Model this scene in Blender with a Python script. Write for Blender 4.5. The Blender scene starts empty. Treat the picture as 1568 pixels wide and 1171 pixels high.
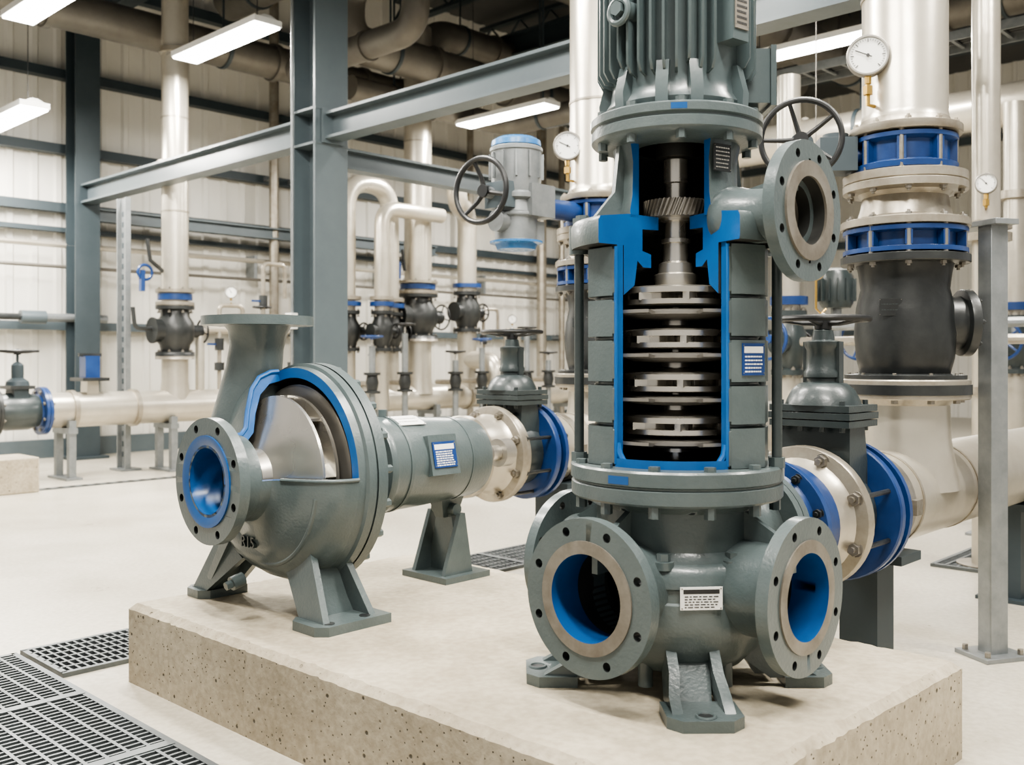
import bpy, bmesh, math, random
from mathutils import Vector as V, Matrix
from mathutils.geometry import tessellate_polygon
random.seed(4)
rad=math.radians
X=V((1,0,0));Y=V((0,1,0));Z=V((0,0,1))
DA=V((-.723,.691,0)).normalized()   # hall direction A
DB=V((.691,.723,0)).normalized()    # hall direction B
# ------------------------------------------------------------ materials
def mat(name,col,rough=.5,metal=0.,col2=None,nscale=6,lo=.35,hi=.7,bump=0.,bscale=60,emit=0.,detail=6,coat=0):
    m=bpy.data.materials.new(name);m.use_nodes=True
    nt=m.node_tree;N=nt.nodes;L=nt.links
    b=N['Principled BSDF']
    b.inputs['Base Color'].default_value=(*col,1);b.inputs['Roughness'].default_value=rough;b.inputs['Metallic'].default_value=metal
    if coat: b.inputs['Coat Weight'].default_value=coat;b.inputs['Coat Roughness'].default_value=.18
    tc=N.new('ShaderNodeTexCoord')
    if col2:
        n=N.new('ShaderNodeTexNoise');n.inputs['Scale'].default_value=nscale;n.inputs['Detail'].default_value=detail;n.inputs['Roughness'].default_value=.65
        r=N.new('ShaderNodeValToRGB');r.color_ramp.elements[0].position=lo;r.color_ramp.elements[1].position=hi
        r.color_ramp.elements[0].color=(*col,1);r.color_ramp.elements[1].color=(*col2,1)
        L.new(tc.outputs['Object'],n.inputs['Vector']);L.new(n.outputs['Fac'],r.inputs['Fac']);L.new(r.outputs['Color'],b.inputs['Base Color'])
        mr=N.new('ShaderNodeMapRange');mr.inputs['To Min'].default_value=max(.05,rough-.08);mr.inputs['To Max'].default_value=rough+.10
        L.new(n.outputs['Fac'],mr.inputs['Value']);L.new(mr.outputs['Result'],b.inputs['Roughness'])
    if bump:
        n2=N.new('ShaderNodeTexNoise');n2.inputs['Scale'].default_value=bscale;n2.inputs['Detail'].default_value=3
        bp=N.new('ShaderNodeBump');bp.inputs['Strength'].default_value=bump;bp.inputs['Distance'].default_value=.003
        L.new(tc.outputs['Object'],n2.inputs['Vector']);L.new(n2.outputs['Fac'],bp.inputs['Height']);L.new(bp.outputs['Normal'],b.inputs['Normal'])
    if emit:
        b.inputs['Emission Color'].default_value=(1,.97,.9,1);b.inputs['Emission Strength'].default_value=emit
    return m
M_grey=mat('pump_grey_paint',(.070,.092,.095),.33,0,(.096,.119,.120),7,bump=.3,bscale=120,coat=.25)
M_greyL=mat('motor_grey_paint',(.070,.094,.099),.32,0,(.090,.115,.118),6,bump=.12,coat=.25)
M_green=mat('valve_dark_paint',(.028,.038,.040),.36,0,(.045,.057,.058),8,bump=.25,bscale=120,coat=.2)
M_blue=mat('cut_face_blue',(.006,.080,.26),.42,0,(.010,.105,.32),7,bump=.15)
M_blueD=mat('bore_blue',(.006,.060,.20),.34,0,(.010,.082,.26),5,bump=.1,coat=.15)
M_navy=mat('valve_blue_paint',(.007,.032,.125),.34,0,(.012,.048,.17),9,bump=.15,coat=.2)
M_steel=mat('machined_steel',(.66,.63,.57),.27,.88,(.54,.51,.45),5,detail=2)
M_steelD=mat('dark_steel',(.22,.21,.19),.38,.7,(.30,.285,.26),6,detail=2)
M_bare=mat('bare_gasket_face',(.25,.232,.20),.45,.45,(.15,.13,.105),12,bump=.15)
M_cast=mat('cast_stainless',(.42,.40,.36),.33,.65,(.30,.28,.25),6,bump=.15)
M_black=mat('black_iron',(.013,.015,.016),.38,0,(.030,.033,.033),8,bump=.2,coat=.1)
M_wheel=mat('handwheel_black',(.010,.011,.012),.42)
M_int=mat('shade_toned_interior',(.020,.021,.020),.55,.2,(.040,.040,.036),10)  # shade inside the castings put into the base colour
M_cream=mat('pipe_coating',(.55,.515,.44),.30,.60,(.36,.315,.255),2.2,.42,.85,bump=.14,bscale=30,coat=.1)
M_creamF=mat('pipe_flange_coating',(.37,.34,.285),.34,.6,(.20,.165,.12),9,.4,.85,bump=.2)
M_bolt=mat('zinc_bolt',(.33,.31,.28),.35,.75,(.21,.19,.15),20)
M_galv=mat('galvanised_steel',(.27,.285,.29),.38,.5,(.19,.205,.21),10,bump=.1)
M_beam=mat('structural_steel_grey',(.095,.12,.132),.36,.1,(.078,.10,.113),3,coat=.2)
M_beamD=mat('structural_steel_dark',(.030,.044,.052),.5,.05,(.042,.057,.066),3)
M_duct=mat('overhead_pipe_grey',(.17,.160,.140),.42,.35,(.11,.10,.085),2)
M_wall=mat('cream_wall_panel',(.76,.74,.68),.5,0,(.69,.67,.61),.6)
M_ceil=mat('ceiling_deck',(.06,.063,.063),.7,0,(.09,.09,.09),2)
M_white=mat('white_enamel',(.82,.82,.79),.3,0)
M_brass=mat('brass',(.50,.33,.10),.3,.9)
M_light=mat('luminous_diffuser',(1,1,1),.5,emit=20)
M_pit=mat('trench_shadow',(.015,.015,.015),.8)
M_grate=mat('grating_steel',(.13,.145,.15),.4,.6,(.085,.095,.10),8)
M_label=mat('label_blue',(.012,.045,.17),.35)
M_ink=mat('label_ink',(.02,.02,.02),.5)
M_glass=mat('blue_cap',(.02,.12,.32),.25,0,(.06,.20,.42),6)
def concrete(name,c1,c2,c3,rough,pits):
    m=bpy.data.materials.new(name);m.use_nodes=True
    nt=m.node_tree;N=nt.nodes;L=nt.links;b=N['Principled BSDF'];b.inputs['Roughness'].default_value=rough
    tc=N.new('ShaderNodeTexCoord')
    n=N.new('ShaderNodeTexNoise');n.inputs['Scale'].default_value=1.1 if not pits else 2.2;n.inputs['Detail'].default_value=9;n.inputs['Roughness'].default_value=.66
    r=N.new('ShaderNodeValToRGB');e=r.color_ramp.elements;e[0].position=.3;e[0].color=(*c1,1);e[1].position=.70;e[1].color=(*c2,1)
    L.new(tc.outputs['Object'],n.inputs['Vector']);L.new(n.outputs['Fac'],r.inputs['Fac'])
    n3=N.new('ShaderNodeTexNoise');n3.inputs['Scale'].default_value=45;n3.inputs['Detail'].default_value=5
    L.new(tc.outputs['Object'],n3.inputs['Vector'])
    r3=N.new('ShaderNodeValToRGB');e=r3.color_ramp.elements;e[0].position=.35;e[0].color=(.82,.81,.79,1);e[1].position=.65;e[1].color=(1,1,1,1)
    L.new(n3.outputs['Fac'],r3.inputs['Fac'])
    mx=N.new('ShaderNodeMix');mx.data_type='RGBA';mx.blend_type='MULTIPLY';mx.inputs[0].default_value=1
    L.new(r.outputs['Color'],mx.inputs[6]);L.new(r3.outputs['Color'],mx.inputs[7])
    out=mx.outputs[2]
    mr=N.new('ShaderNodeMapRange');mr.inputs['To Min'].default_value=rough-.08;mr.inputs['To Max'].default_value=rough+.2
    L.new(n.outputs['Fac'],mr.inputs['Value']);L.new(mr.outputs['Result'],b.inputs['Roughness'])
    bp=N.new('ShaderNodeBump');bp.inputs['Distance'].default_value=.004;bp.inputs['Strength'].default_value=.15 if not pits else .6
    L.new(n3.outputs['Fac'],bp.inputs['Height'])
    if pits:
        ge=N.new('ShaderNodeNewGeometry');sx=N.new('ShaderNodeSeparateXYZ');L.new(ge.outputs['True Normal'],sx.inputs[0])
        prev=None
        for sc,p0 in ((20,.07),(55,.10)):
            vo=N.new('ShaderNodeTexVoronoi');vo.inputs['Scale'].default_value=sc
            L.new(tc.outputs['Object'],vo.inputs['Vector'])
            rv=N.new('ShaderNodeMapRange');rv.inputs['From Min'].default_value=p0;rv.inputs['From Max'].default_value=p0+.06
            L.new(vo.outputs['Distance'],rv.inputs['Value'])
            if prev is None: prev=rv.outputs[0]
            else:
                mn=N.new('ShaderNodeMath');mn.operation='MINIMUM';L.new(prev,mn.inputs[0]);L.new(rv.outputs[0],mn.inputs[1]);prev=mn.outputs[0]
        mxm=N.new('ShaderNodeMath');mxm.operation='MAXIMUM';L.new(sx.outputs['Z'],mxm.inputs[0]);L.new(prev,mxm.inputs[1])
        m2=N.new('ShaderNodeMix');m2.data_type='RGBA';m2.inputs[6].default_value=(*c3,1)
        L.new(mxm.outputs[0],m2.inputs[0]);L.new(out,m2.inputs[7]);out=m2.outputs[2]
        b2=N.new('ShaderNodeBump');b2.inputs['Distance'].default_value=.006;b2.inputs['Strength'].default_value=.8
        L.new(mxm.outputs[0],b2.inputs['Height']);L.new(bp.outputs['Normal'],b2.inputs['Normal']);L.new(b2.outputs['Normal'],b.inputs['Normal'])
    else: L.new(bp.outputs['Normal'],b.inputs['Normal'])
    L.new(out,b.inputs['Base Color'])
    return m
M_conc=concrete('plinth_concrete',(.31,.265,.19),(.52,.465,.36),(.08,.068,.047),.7,True)
M_floor=concrete('polished_floor_concrete',(.45,.41,.335),(.60,.56,.475),(.2,.2,.2),.26,False)

# ------------------------------------------------------------ builder
def frame(n,ref=None):
    n=n.normalized()
    if ref is None: ref=Z if abs(n.z)<.9 else X
    u=ref-n*ref.dot(n);u.normalize()
    return n,u,n.cross(u)
class Bd:
    def __init__(s,name): s.name=name;s.bm=bmesh.new();s.mats=[]
    def mi(s,m):
        if m not in s.mats: s.mats.append(m)
        return s.mats.index(m)
    def f(s,vs,m):
        q=[]
        for v in vs:
            if v not in q: q.append(v)
        if len(q)<3: return
        try:
            fa=s.bm.faces.new(q);fa.material_index=s.mi(m);fa.smooth=True
        except ValueError: pass
    def lathe(s,o,n,prof,m,seg=40,a0=0,a1=360,ref=None,closed=False,cap=None,mats=None,cap1=None):
        n,u,v=frame(n,ref)
        full=abs(a1-a0)>=359.9
        k=seg if full else max(2,int(math.ceil(seg*abs(a1-a0)/360)))+1
        ax={};R=[]
        for i in range(k):
            t=rad(a0+(a1-a0)*i/(k if full else k-1));d=u*math.cos(t)+v*math.sin(t);row=[]
            for j,(r,h) in enumerate(prof):
                if r<1e-6:
                    if j not in ax: ax[j]=s.bm.verts.new(o+n*h)
                    row.append(ax[j])
                else: row.append(s.bm.verts.new(o+n*h+d*r))
            R.append(row)
        np_=len(prof)
        for i in range(k if full else k-1):
            a=R[i];b=R[(i+1)%k]
            for j in range(np_ if closed else np_-1):
                j2=(j+1)%np_
                mm=mats[j] if mats else m
                s.f([a[j],b[j],b[j2],a[j2]],mm)
        if not full and closed:
            s.f(R[0][::-1],cap or m);s.f(R[-1],cap1 or cap or m)
    def cyl(s,p0,p1,r,m,r2=None,seg=20,ref=None):
        d=p1-p0;r2=r if r2 is None else r2
        s.lathe(p0,d,[(0,0),(r,0),(r2,d.length),(0,d.length)],m,seg,ref=ref)
    def ring(s,o,n,ro,ri,h0,h1,m,seg=40,**k):
        s.lathe(o,n,[(ro,h0),(ro,h1),(ri,h1),(ri,h0)],m,seg,closed=True,**k)
    def box(s,c,size,m,ux=X,uy=Y):
        uz=ux.cross(uy);s.loft(c-uz*size[2]/2,(size[0],size[1]),c+uz*size[2]/2,(size[0],size[1]),ux,uy,m)
    def loft(s,c0,s0,c1,s1,ux,uy,m):
        q=[(-.5,-.5),(.5,-.5),(.5,.5),(-.5,.5)]
        a=[s.bm.verts.new(c0+ux*x*s0[0]+uy*y*s0[1]) for x,y in q]
        b=[s.bm.verts.new(c1+ux*x*s1[0]+uy*y*s1[1]) for x,y in q]
        s.f(a[::-1],m);s.f(b,m)
        for i in range(4): s.f([a[i],a[(i+1)%4],b[(i+1)%4],b[i]],m)
    def prism(s,pts,d,m,m_end=None):
        a=[s.bm.verts.new(p) for p in pts];b=[s.bm.verts.new(p+d) for p in pts];n=len(a)
        s.f(a[::-1],m_end or m);s.f(b,m_end or m)
        for i in range(n): s.f([a[i],a[(i+1)%n],b[(i+1)%n],b[i]],m)
    def tube(s,pts,r,m,seg=16,caps=True):
        n=len(pts);rs=r if isinstance(r,(list,tuple)) else [r]*n
        T=[]
        for i in range(n):
            a=pts[max(0,i-1)];b=pts[min(n-1,i+1)];T.append((b-a).normalized())
        _,u,_v=frame(T[0]);rows=[]
        for i in range(n):
            u=u-T[i]*u.dot(T[i]);u.normalize();v=T[i].cross(u)
            rows.append([s.bm.verts.new(pts[i]+(u*math.cos(2*math.pi*k/seg)+v*math.sin(2*math.pi*k/seg))*rs[i]) for k in range(seg)])
        for i in range(n-1):
            for k in range(seg): s.f([rows[i][k],rows[i][(k+1)%seg],rows[i+1][(k+1)%seg],rows[i+1][k]],m)
        if caps: s.f(rows[0][::-1],m);s.f(rows[-1],m)
    def torus(s,c,n,R,r,m,seg=36,s2=8,a0=0,a1=360,ref=None):
        s.lathe(c,n,[(R+r*math.cos(2*math.pi*k/s2),r*math.sin(2*math.pi*k/s2)) for k in range(s2)],m,seg,a0,a1,closed=True,ref=ref)
    def holeplate(s,c,n,ro,ri,h0,h1,R,nh,rh,m,seg=48,phase=0,mi=None,mb=None,ref=None):
        n,u,v=frame(n,ref)
        def circ(cx,cy,r,k): return [(cx+r*math.cos(2*math.pi*i/k),cy+r*math.sin(2*math.pi*i/k)) for i in range(k)]
        loops=[circ(0,0,ro,seg),circ(0,0,ri,seg)]
        for i in range(nh):
            t=rad(phase)+2*math.pi*i/nh;loops.append(circ(R*math.cos(t),R*math.sin(t),rh,12))
        tris=tessellate_polygon([[V((x,y,0)) for x,y in l] for l in loops])
        flat=[p for l in loops for p in l]
        A=[s.bm.verts.new(c+n*h0+u*x+v*y) for x,y in flat];Bv=[s.bm.verts.new(c+n*h1+u*x+v*y) for x,y in flat]
        for t in tris: s.f([A[i] for i in t],m);s.f([Bv[i] for i in t][::-1],m)
        o=0
        for li,l in enumerate(loops):
            k=len(l);mm=m if li==0 else ((mi or m) if li==1 else (mb or m))
            for i in range(k): s.f([A[o+i],A[o+(i+1)%k],Bv[o+(i+1)%k],Bv[o+i]],mm)
            o+=k
    def bolts(s,c,n,R,nb,sz,m,phase=0,ref=None,back=0):
        n,u,v=frame(n,ref)
        for i in range(nb):
            t=rad(phase)+2*math.pi*i/nb;p=c+(u*math.cos(t)+v*math.sin(t))*R
            s.cyl(p,p+n*sz*.25,sz*1.25,m,seg=12)
            s.cyl(p,p+n*sz*1.1,sz,m,seg=6)
            s.cyl(p,p+n*sz*1.7,sz*.5,m,seg=8)
            if back: s.cyl(p-n*(back+sz),p-n*back,sz,m,seg=6);s.cyl(p-n*back,p,sz*.5,m,seg=8)
    def wheel(s,c,n,R,r,m,spokes=5,dish=.03,hub=.03):
        n,u,v=frame(n)
        s.torus(c,n,R,r,m,44,10)
        s.cyl(c-n*(dish+.02),c-n*(dish-.02),hub,m,seg=16)
        for i in range(spokes):
            t=2*math.pi*i/spokes+.3;d=u*math.cos(t)+v*math.sin(t)
            s.tube([c-n*dish+d*hub*.6,c-n*dish*1.0+d*R*.45,c-n*dish*.4+d*R*.8,c+d*R],[r*.95,r*.85,r*.75,r*.7],m,8)
    def flange(s,c,n,r,ri,th,m,nb=8,bs=.011,bm=None,seg=40,phase=22.5):
        ch=th*.12
        for sg in (-1,1):
            s.lathe(c,n*sg,[(ri,.002),(r,.002),(r,th-ch),(r-ch,th),(ri*1.12,th),(ri,th*1.6)],m,seg)
        if nb: s.bolts(c+n*th,n,(r+ri)/2+.004,nb,bs,bm or M_bolt,phase,back=th*2)
    def absorb(s,ob):
        me=ob.data;b2=bmesh.new();b2.from_mesh(me)
        mp=[s.mi(x) for x in me.materials] or [0];vs=[s.bm.verts.new(ob.matrix_world@v.co) for v in b2.verts]
        b2.verts.index_update()
        for fa in b2.faces:
            try:
                q=s.bm.faces.new([vs[v.index] for v in fa.verts]);q.material_index=mp[min(fa.material_index,len(mp)-1)];q.smooth=True
            except ValueError: pass
        b2.free()
    def fin(s,bevel=0,sharp=35,center=True):
        bm=s.bm
        bmesh.ops.remove_doubles(bm,verts=bm.verts,dist=1e-6)
        bmesh.ops.recalc_face_normals(bm,faces=bm.faces)
        for e in bm.edges:
            if len(e.link_faces)==2:
                if e.calc_face_angle(0)>rad(sharp): e.smooth=False
        loc=V((0,0,0))
        if center and len(bm.verts):
            xs=[v.co.x for v in bm.verts];ys=[v.co.y for v in bm.verts];zs=[v.co.z for v in bm.verts]
            loc=V(((min(xs)+max(xs))/2,(min(ys)+max(ys))/2,min(zs)))
            for v in bm.verts: v.co-=loc
        me=bpy.data.meshes.new(s.name);bm.to_mesh(me);bm.free()
        for m in s.mats: me.materials.append(m)
        ob=bpy.data.objects.new(s.name,me);ob.location=loc
        bpy.context.scene.collection.objects.link(ob)
        if bevel:
            b=ob.modifiers.new('edge_bevel','BEVEL');b.width=bevel;b.segments=2;b.limit_method='ANGLE';b.angle_limit=rad(42);b.use_clamp_overlap=True
        return ob
    def label(s,c,n,w,h,base,ink,rows=5,up=Z,band=None):
        n=n.normalized();ux=up.cross(n).normalized();uy=n.cross(ux)
        s.box(c,(w,h,.003),base,ux,uy)
        for sx in (-1,1):
            for sy in (-1,1): s.cyl(c+ux*sx*w*.46+uy*sy*h*.43,c+ux*sx*w*.46+uy*sy*h*.43+n*.003,w*.018,M_bolt,seg=8)
        if band: s.box(c+uy*h*.30+n*.0017,(w*.86,h*.20,.0006),band,ux,uy)
        for i in range(rows):
            y=h*((.5 if not band else .2)-(i+1)/(rows+1)*(1 if not band else .7));x=-w*.40
            while x<w*.36:
                l=random.uniform(.04,.13)*w
                if x+l>w*.41: break
                s.box(c+ux*(x+l/2)+uy*y+n*.0018,(l,h*.045,.0008),ink,ux,uy);x+=l+w*.03
def fillet(pts,R,n=7):
    out=[pts[0]]
    for i in range(1,len(pts)-1):
        a,b,c=pts[i-1],pts[i],pts[i+1]
        d1=(a-b);d2=(c-b);r=min(R,d1.length*.49,d2.length*.49)
        p=b+d1.normalized()*r;q=b+d2.normalized()*r
        for k in range(n+1):
            t=k/n;out.append(p*(1-t)**2+b*2*t*(1-t)+q*t*t)
    out.append(pts[-1]);return out
def gauge(stem_pts,center,r,needle):
    b=Bd('pressure_gauge');gd=(-V((center.x,center.y,0))).normalized();gu=Z.cross(gd)
    b.tube(stem_pts,.008,M_brass,8);m_=stem_pts[-1];b.cyl(m_-Z*.045,m_-Z*.015,.017,M_brass,seg=6)
    b.cyl(center-Z*(r+.025),center-Z*(r-.01),.012,M_brass,seg=8)
    o=center-gd*.02
    b.lathe(o,gd,[(0,0),(r*.95,0),(r,.005),(r,.036),(r*.95,.040),(r*.88,.040),(r*.88,.036)],M_steelD,40)
    b.lathe(o,gd,[(r*.9,.034),(0,.034)],M_white,40)
    f=o+gd*.0355
    for i in range(31):
        t=rad(-45+270*i/30);d=gu*math.cos(t)+Z*math.sin(t);L=r*(.16 if i%5==0 else .09)
        b.box(f+d*(r*.80-L/2),(L,r*(.035 if i%5==0 else .018),.001),M_ink,d,gd.cross(d))
    d=(gu*math.cos(needle)+Z*math.sin(needle));b.box(f+gd*.001+d*r*.22,(r*.85,r*.05,.001),M_ink,d,gd.cross(d));b.cyl(f,f+gd*.003,r*.08,M_ink,seg=12)
    b.fin()

# ------------------------------------------------------------ room
HC=6.3
def wall_pt(t,z=0,off=0): return V((-4.75,10.9,z))+DB*t-DA*off
def rib_wall(name,p0,d,nrm,L,H,pitch=.25):
    b=Bd(name);n=int(L/pitch);cols=[]
    for i in range(n):
        for f,o in ((0,0),(.62,0),(.7,.03),(.92,.03)):
            cols.append(p0+d*(i+f)*pitch+nrm*o)
    lo=[b.bm.verts.new(p) for p in cols];hi=[b.bm.verts.new(p+Z*H) for p in cols]
    for i in range(len(cols)-1): b.f([lo[i],lo[i+1],hi[i+1],hi[i]],M_wall)
    return b.fin(sharp=15)
corner=wall_pt(14)
rib_wall('wall_left',wall_pt(-6),DB,-DA,20,HC)
rib_wall('wall_right',corner,-DA,-DB,14,HC)
b=Bd('floor');vs=[V((-10,-2.5,0)),V((14,-2.5,0)),corner-DA*14+DB*.5,corner+DA*.5+DB*.5,wall_pt(-7)+DA*.5]
b.f([b.bm.verts.new(v) for v in vs],M_floor);b.fin()
b=Bd('ceiling');b.f([b.bm.verts.new(v+Z*HC) for v in vs],M_ceil);b.fin()
for i,z in enumerate((1.42,2.46,2.70,3.33,4.14,5.2)):
    b=Bd('trim_%d'%(i+1));hh=(.09,.05,.10,.10,.10,.12)[i]
    b.box(wall_pt(4,z,.10),(19.8,.12,hh),M_beamD if z!=1.42 else M_beam,DB,DA);b.fin()
b=Bd('baseboard_left');b.box(wall_pt(4,.10,.06),(19.8,.05,.2),M_beam,DB,DA);b.fin()
for i,z in enumerate((1.6,3.3,5.0)):
    b=Bd('trim_%d'%(i+7));b.box(corner-DA*7-DB*.1+Z*z,(13.8,.12,.14),M_beam,DA,-DB);b.fin()
for i in range(9):
    b=Bd('ceiling_joist');c=V((-4.75,10.9,5.95))+DB*(i*1.7-2.5)-DA*5.6
    b.box(c+Z*.17,(.12,10.8,.05),M_beamD,DB,DA);b.box(c-Z*.17,(.12,10.8,.05),M_beamD,DB,DA)
    for k in range(18):
        y0=-5.3+k*.6
        b.tube([c+DA*y0-Z*.16,c+DA*(y0+.3)+Z*.16,c+DA*(y0+.6)-Z*.16],.02,M_beamD,6)
    b.fin()

# ------------------------------------------------------------ plinth
ZP=.26
b=Bd('concrete_plinth')
cs=[V((.333,1.754,0)),V((1.195,2.60,0)),V((-.42,4.04,0)),V((-1.26,3.22,0))]
cs[2]=cs[1]+(cs[3]-cs[0])
def ringpts(inset,z,jit):
    out=[]
    for i in range(4):
        p,q=cs[i],cs[(i+1)%4];n=int((q-p).length/.02);nr=Z.cross((q-p).normalized())
        d=(q-p).normalized()
        for k in range(n):
            f=(k/n)*((q-p).length-2*inset)+inset
            j=random.uniform(-1,1)*jit*(1 if 0<k<n-1 else 0)
            if jit and random.random()<.10: j+=jit*2.6
            out.append(p+d*f+nr*(inset+j)+Z*(z+random.uniform(-1,1)*jit*.4))
    return out
R0=ringpts(0,0,0);R1=ringpts(.0,ZP-.020,.0022);R2=ringpts(.020,ZP,.0030)
for p in R2: p.z=ZP
rows=[[b.bm.verts.new(p) for p in r] for r in (R0,R1,R2)];n=len(R0)
for a,c in zip(rows,rows[1:]):
    for i in range(n): b.f([a[i],a[(i+1)%n],c[(i+1)%n],c[i]],M_conc)
b.f(rows[2],M_conc);b.f(rows[0][::-1],M_conc)
b.fin(sharp=30)

# ------------------------------------------------------------ gratings
def grating(c,d,L,W):
    b=Bd('floor_grating');e=Z.cross(d)
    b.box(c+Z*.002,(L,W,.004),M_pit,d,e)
    for sg in (-1,1):
        b.box(c+e*sg*W/2+Z*.008,(L+.02,.02,.016),M_grate,d,e);b.box(c+d*sg*L/2+Z*.008,(.02,W,.016),M_grate,d,e)
    n=int(W/.055)
    for i in range(1,n): b.box(c+e*(-W/2+i*W/n)+Z*.010,(L,.010,.012),M_grate,d,e)
    n=int(L/.028)
    for i in range(1,n): b.box(c+d*(-L/2+i*L/n)+Z*.009,(.008,W,.012),M_grate,d,e)
    n=max(1,int(L/.55))
    for i in range(1,n): b.box(c+d*(-L/2+i*L/n)+Z*.0115,(.035,W,.012),M_grate,d,e)
    b.fin()
g0=V((-1.50,3.25,0))
grating(g0-DA*1.1-DB*.33,DA,2.9,.62)
grating(g0+DA*.19+DB*.52,DB,1.0,.36)
grating(V((-.05,5.15,0)),DB,1.1,.36)
grating(V((2.75,5.35,0)),DB,1.3,.4)
b=Bd('floor_drain_channel');b.box(V((-3.2,8.6,.004)),(5,.09,.008),M_grate,DB,DA)
for i in range(50): b.box(V((-3.2,8.6,.009))+DB*(-2.45+i*.1),(.04,.06,.002),M_pit,DB,DA)
b.fin()

# ------------------------------------------------------------ VERTICAL PUMP
PC=V((.413,2.47,0))
W=V((-.165,-.986,0)).normalized();VV=Z.cross(W)
def az(a): t=rad(a);return W*math.cos(t)+VV*math.sin(t)
ZB=.585   # rear branch / discharge line height
bw=Bd('bowl')
bw.lathe(PC,Z,[(0,.295),(.10,.30),(.165,.322),(.205,.365),(.228,.415),(.234,.450),(.234,.495),(.228,.500),(.228,.528),(.234,.533),(.234,.562),(.226,.578),(.212,.586),(.208,.60),(.200,.61),(.198,.715),
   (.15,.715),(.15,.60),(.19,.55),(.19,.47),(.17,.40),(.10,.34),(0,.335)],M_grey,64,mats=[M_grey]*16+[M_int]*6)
bwo=bw.fin(center=False)
cut=[]
for d,zz in ((-DB,.52),(-DA,.52),(DA,.52)):
    c=Bd('cutter');c.cyl(PC+Z*zz+d*.12,PC+Z*zz+d*.4,.1,M_grey,seg=40);co=c.fin(center=False);cut.append(co)
    mo=bwo.modifiers.new('b','BOOLEAN');mo.operation='DIFFERENCE';mo.object=co;mo.solver='EXACT'
bpy.context.view_layer.update()
dg=bpy.context.evaluated_depsgraph_get()
nm=bpy.data.meshes.new_from_object(bwo.evaluated_get(dg))
bwo.modifiers.clear();bwo.data=nm
b=Bd('vertical_multistage_pump')
b.absorb(bwo)
for o in cut+[bwo]: bpy.data.objects.remove(o,do_unlink=True)
def nozzle(b,o,n,ri,rn,L,ro,th,r0=.15,nh=8,phase=22.5,flare=1.12):
    b.lathe(o,n,[(ri,r0),(rn*flare,r0),(rn*1.02,r0+(L-r0)*.45),(rn,L-th-.02),(rn*1.06,L-th),(ri,L-th),(ri,.265)],M_grey,44,closed=True,mats=[M_grey]*5+[M_blueD,M_int])
    b.holeplate(o,n,ro,ri,L-th,L,ro*.86,nh,ro*.060,M_grey,60,phase,mi=M_blueD,mb=M_black)
    b.lathe(o,n,[(ri,L),(ro*.72,L),(ro*.72,L+.004),(ri,L+.004)],M_bare,56,closed=True,mats=[M_bare]*3+[M_blueD])
for d in (-DB,-DA,DA): nozzle(b,PC+Z*.52,d,.1,.110,.356,.180,.03,flare=1.04)
b.cyl(PC+Z*.52+DA*.25,PC+Z*.52+DA*.26,.0995,M_int,seg=40)  # unseen disc added to stop back light showing through the bores
b.lathe(PC+Z*ZB,DB,[(.11,.15),(.112,.30),(.125,.33),(.172,.332),(.172,.360),(.10,.360)],M_grey,44)
b.lathe(PC,Z,[(.045,.34),(.05,.5),(.09,.53),(.09,.55),(.05,.6),(.05,.715)],M_int,30)
for i in range(8):
    t=rad(i*45-62);d=V((math.cos(t),math.sin(t),0))
    b.cyl(PC+d*.214+Z*.575,PC+d*.214+Z*.593,.024,M_grey,seg=16);b.cyl(PC+d*.214+Z*.593,PC+d*.214+Z*.611,.016,M_grey,seg=6)
for d in (-DB,-DA,DA):
    e=Z.cross(d);b.prism([PC+d*.18+Z*.71-e*.008,PC+d*.325+Z*.63-e*.008,PC+d*.325+Z*.57-e*.008,PC+d*.18+Z*.57-e*.008],e*.016,M_grey)
b.lathe(PC,Z,[(.205,.70),(.232,.715),(.258,.722),(.262,.727),(.262,.757),(.257,.761),(.257,.764),(.264,.768),(.264,.798),(.26,.803),(.10,.805)],M_grey,72)
b.lathe(PC,Z,[(.205,.70),(.15,.715),(.10,.72)],M_grey,64)
for i in range(12):
    t=rad(i*30+9);d=V((math.cos(t),math.sin(t),0))
    b.cyl(PC+d*.243+Z*.695,PC+d*.243+Z*.725,.014,M_grey,seg=6)
    b.cyl(PC+d*.243+Z*.80,PC+d*.243+Z*.814,.014,M_grey,seg=6)
b.lathe(PC,Z,[(.2648,.771),(.2648,.790)],M_blueD,64,-36,-24,ref=W)
for k,d in enumerate((-Y,-X,X,Y)):
    d=(d+V((.02,0,0))).normalized();e=Z.cross(d);c=PC+d*.315
    hw,hd,cc=.085,.062,.03
    poly=[(-hw,-hd),(hw,-hd),(hw,hd-cc),(hw-cc,hd),(-hw+cc,hd),(-hw,hd-cc)]
    b.prism([c+e*x+d*y+Z*ZP for x,y in poly],Z*.026,M_grey)
    b.loft(PC+d*.215+Z*(ZP+.02),(.075,.05),PC+d*.14+Z*.40,(.09,.05),e,d,M_grey)
    for sg in (-1,1):
        b.prism([PC+d*.345+e*(sg*.058-.012)+Z*(ZP+.02),PC+d*.22+e*(sg*.058-.012)+Z*(ZP+.02),PC+d*.15+e*(sg*.05-.012)+Z*.33,PC+d*.15+e*(sg*.05-.012)+Z*.42,PC+d*.205+e*(sg*.05-.012)+Z*.39,PC+d*.25+e*(sg*.05-.012)+Z*.35,PC+d*.29+e*(sg*.058-.012)+Z*.31],e*.024,M_grey)
    b.torus(c+d*.033+Z*(ZP+.027),Z,.020,.004,M_grey,20,6);b.cyl(c+d*.033+Z*(ZP+.024),c+d*.033+Z*(ZP+.0275),.017,M_black,seg=20)
for a in (-125,-55,20,160): 
    d=V((math.cos(rad(a)),math.sin(rad(a)),0));b.cyl(PC+d*.165+Z*.283,PC+d*.165+Z*.345,.018,M_grey,seg=12)
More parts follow.
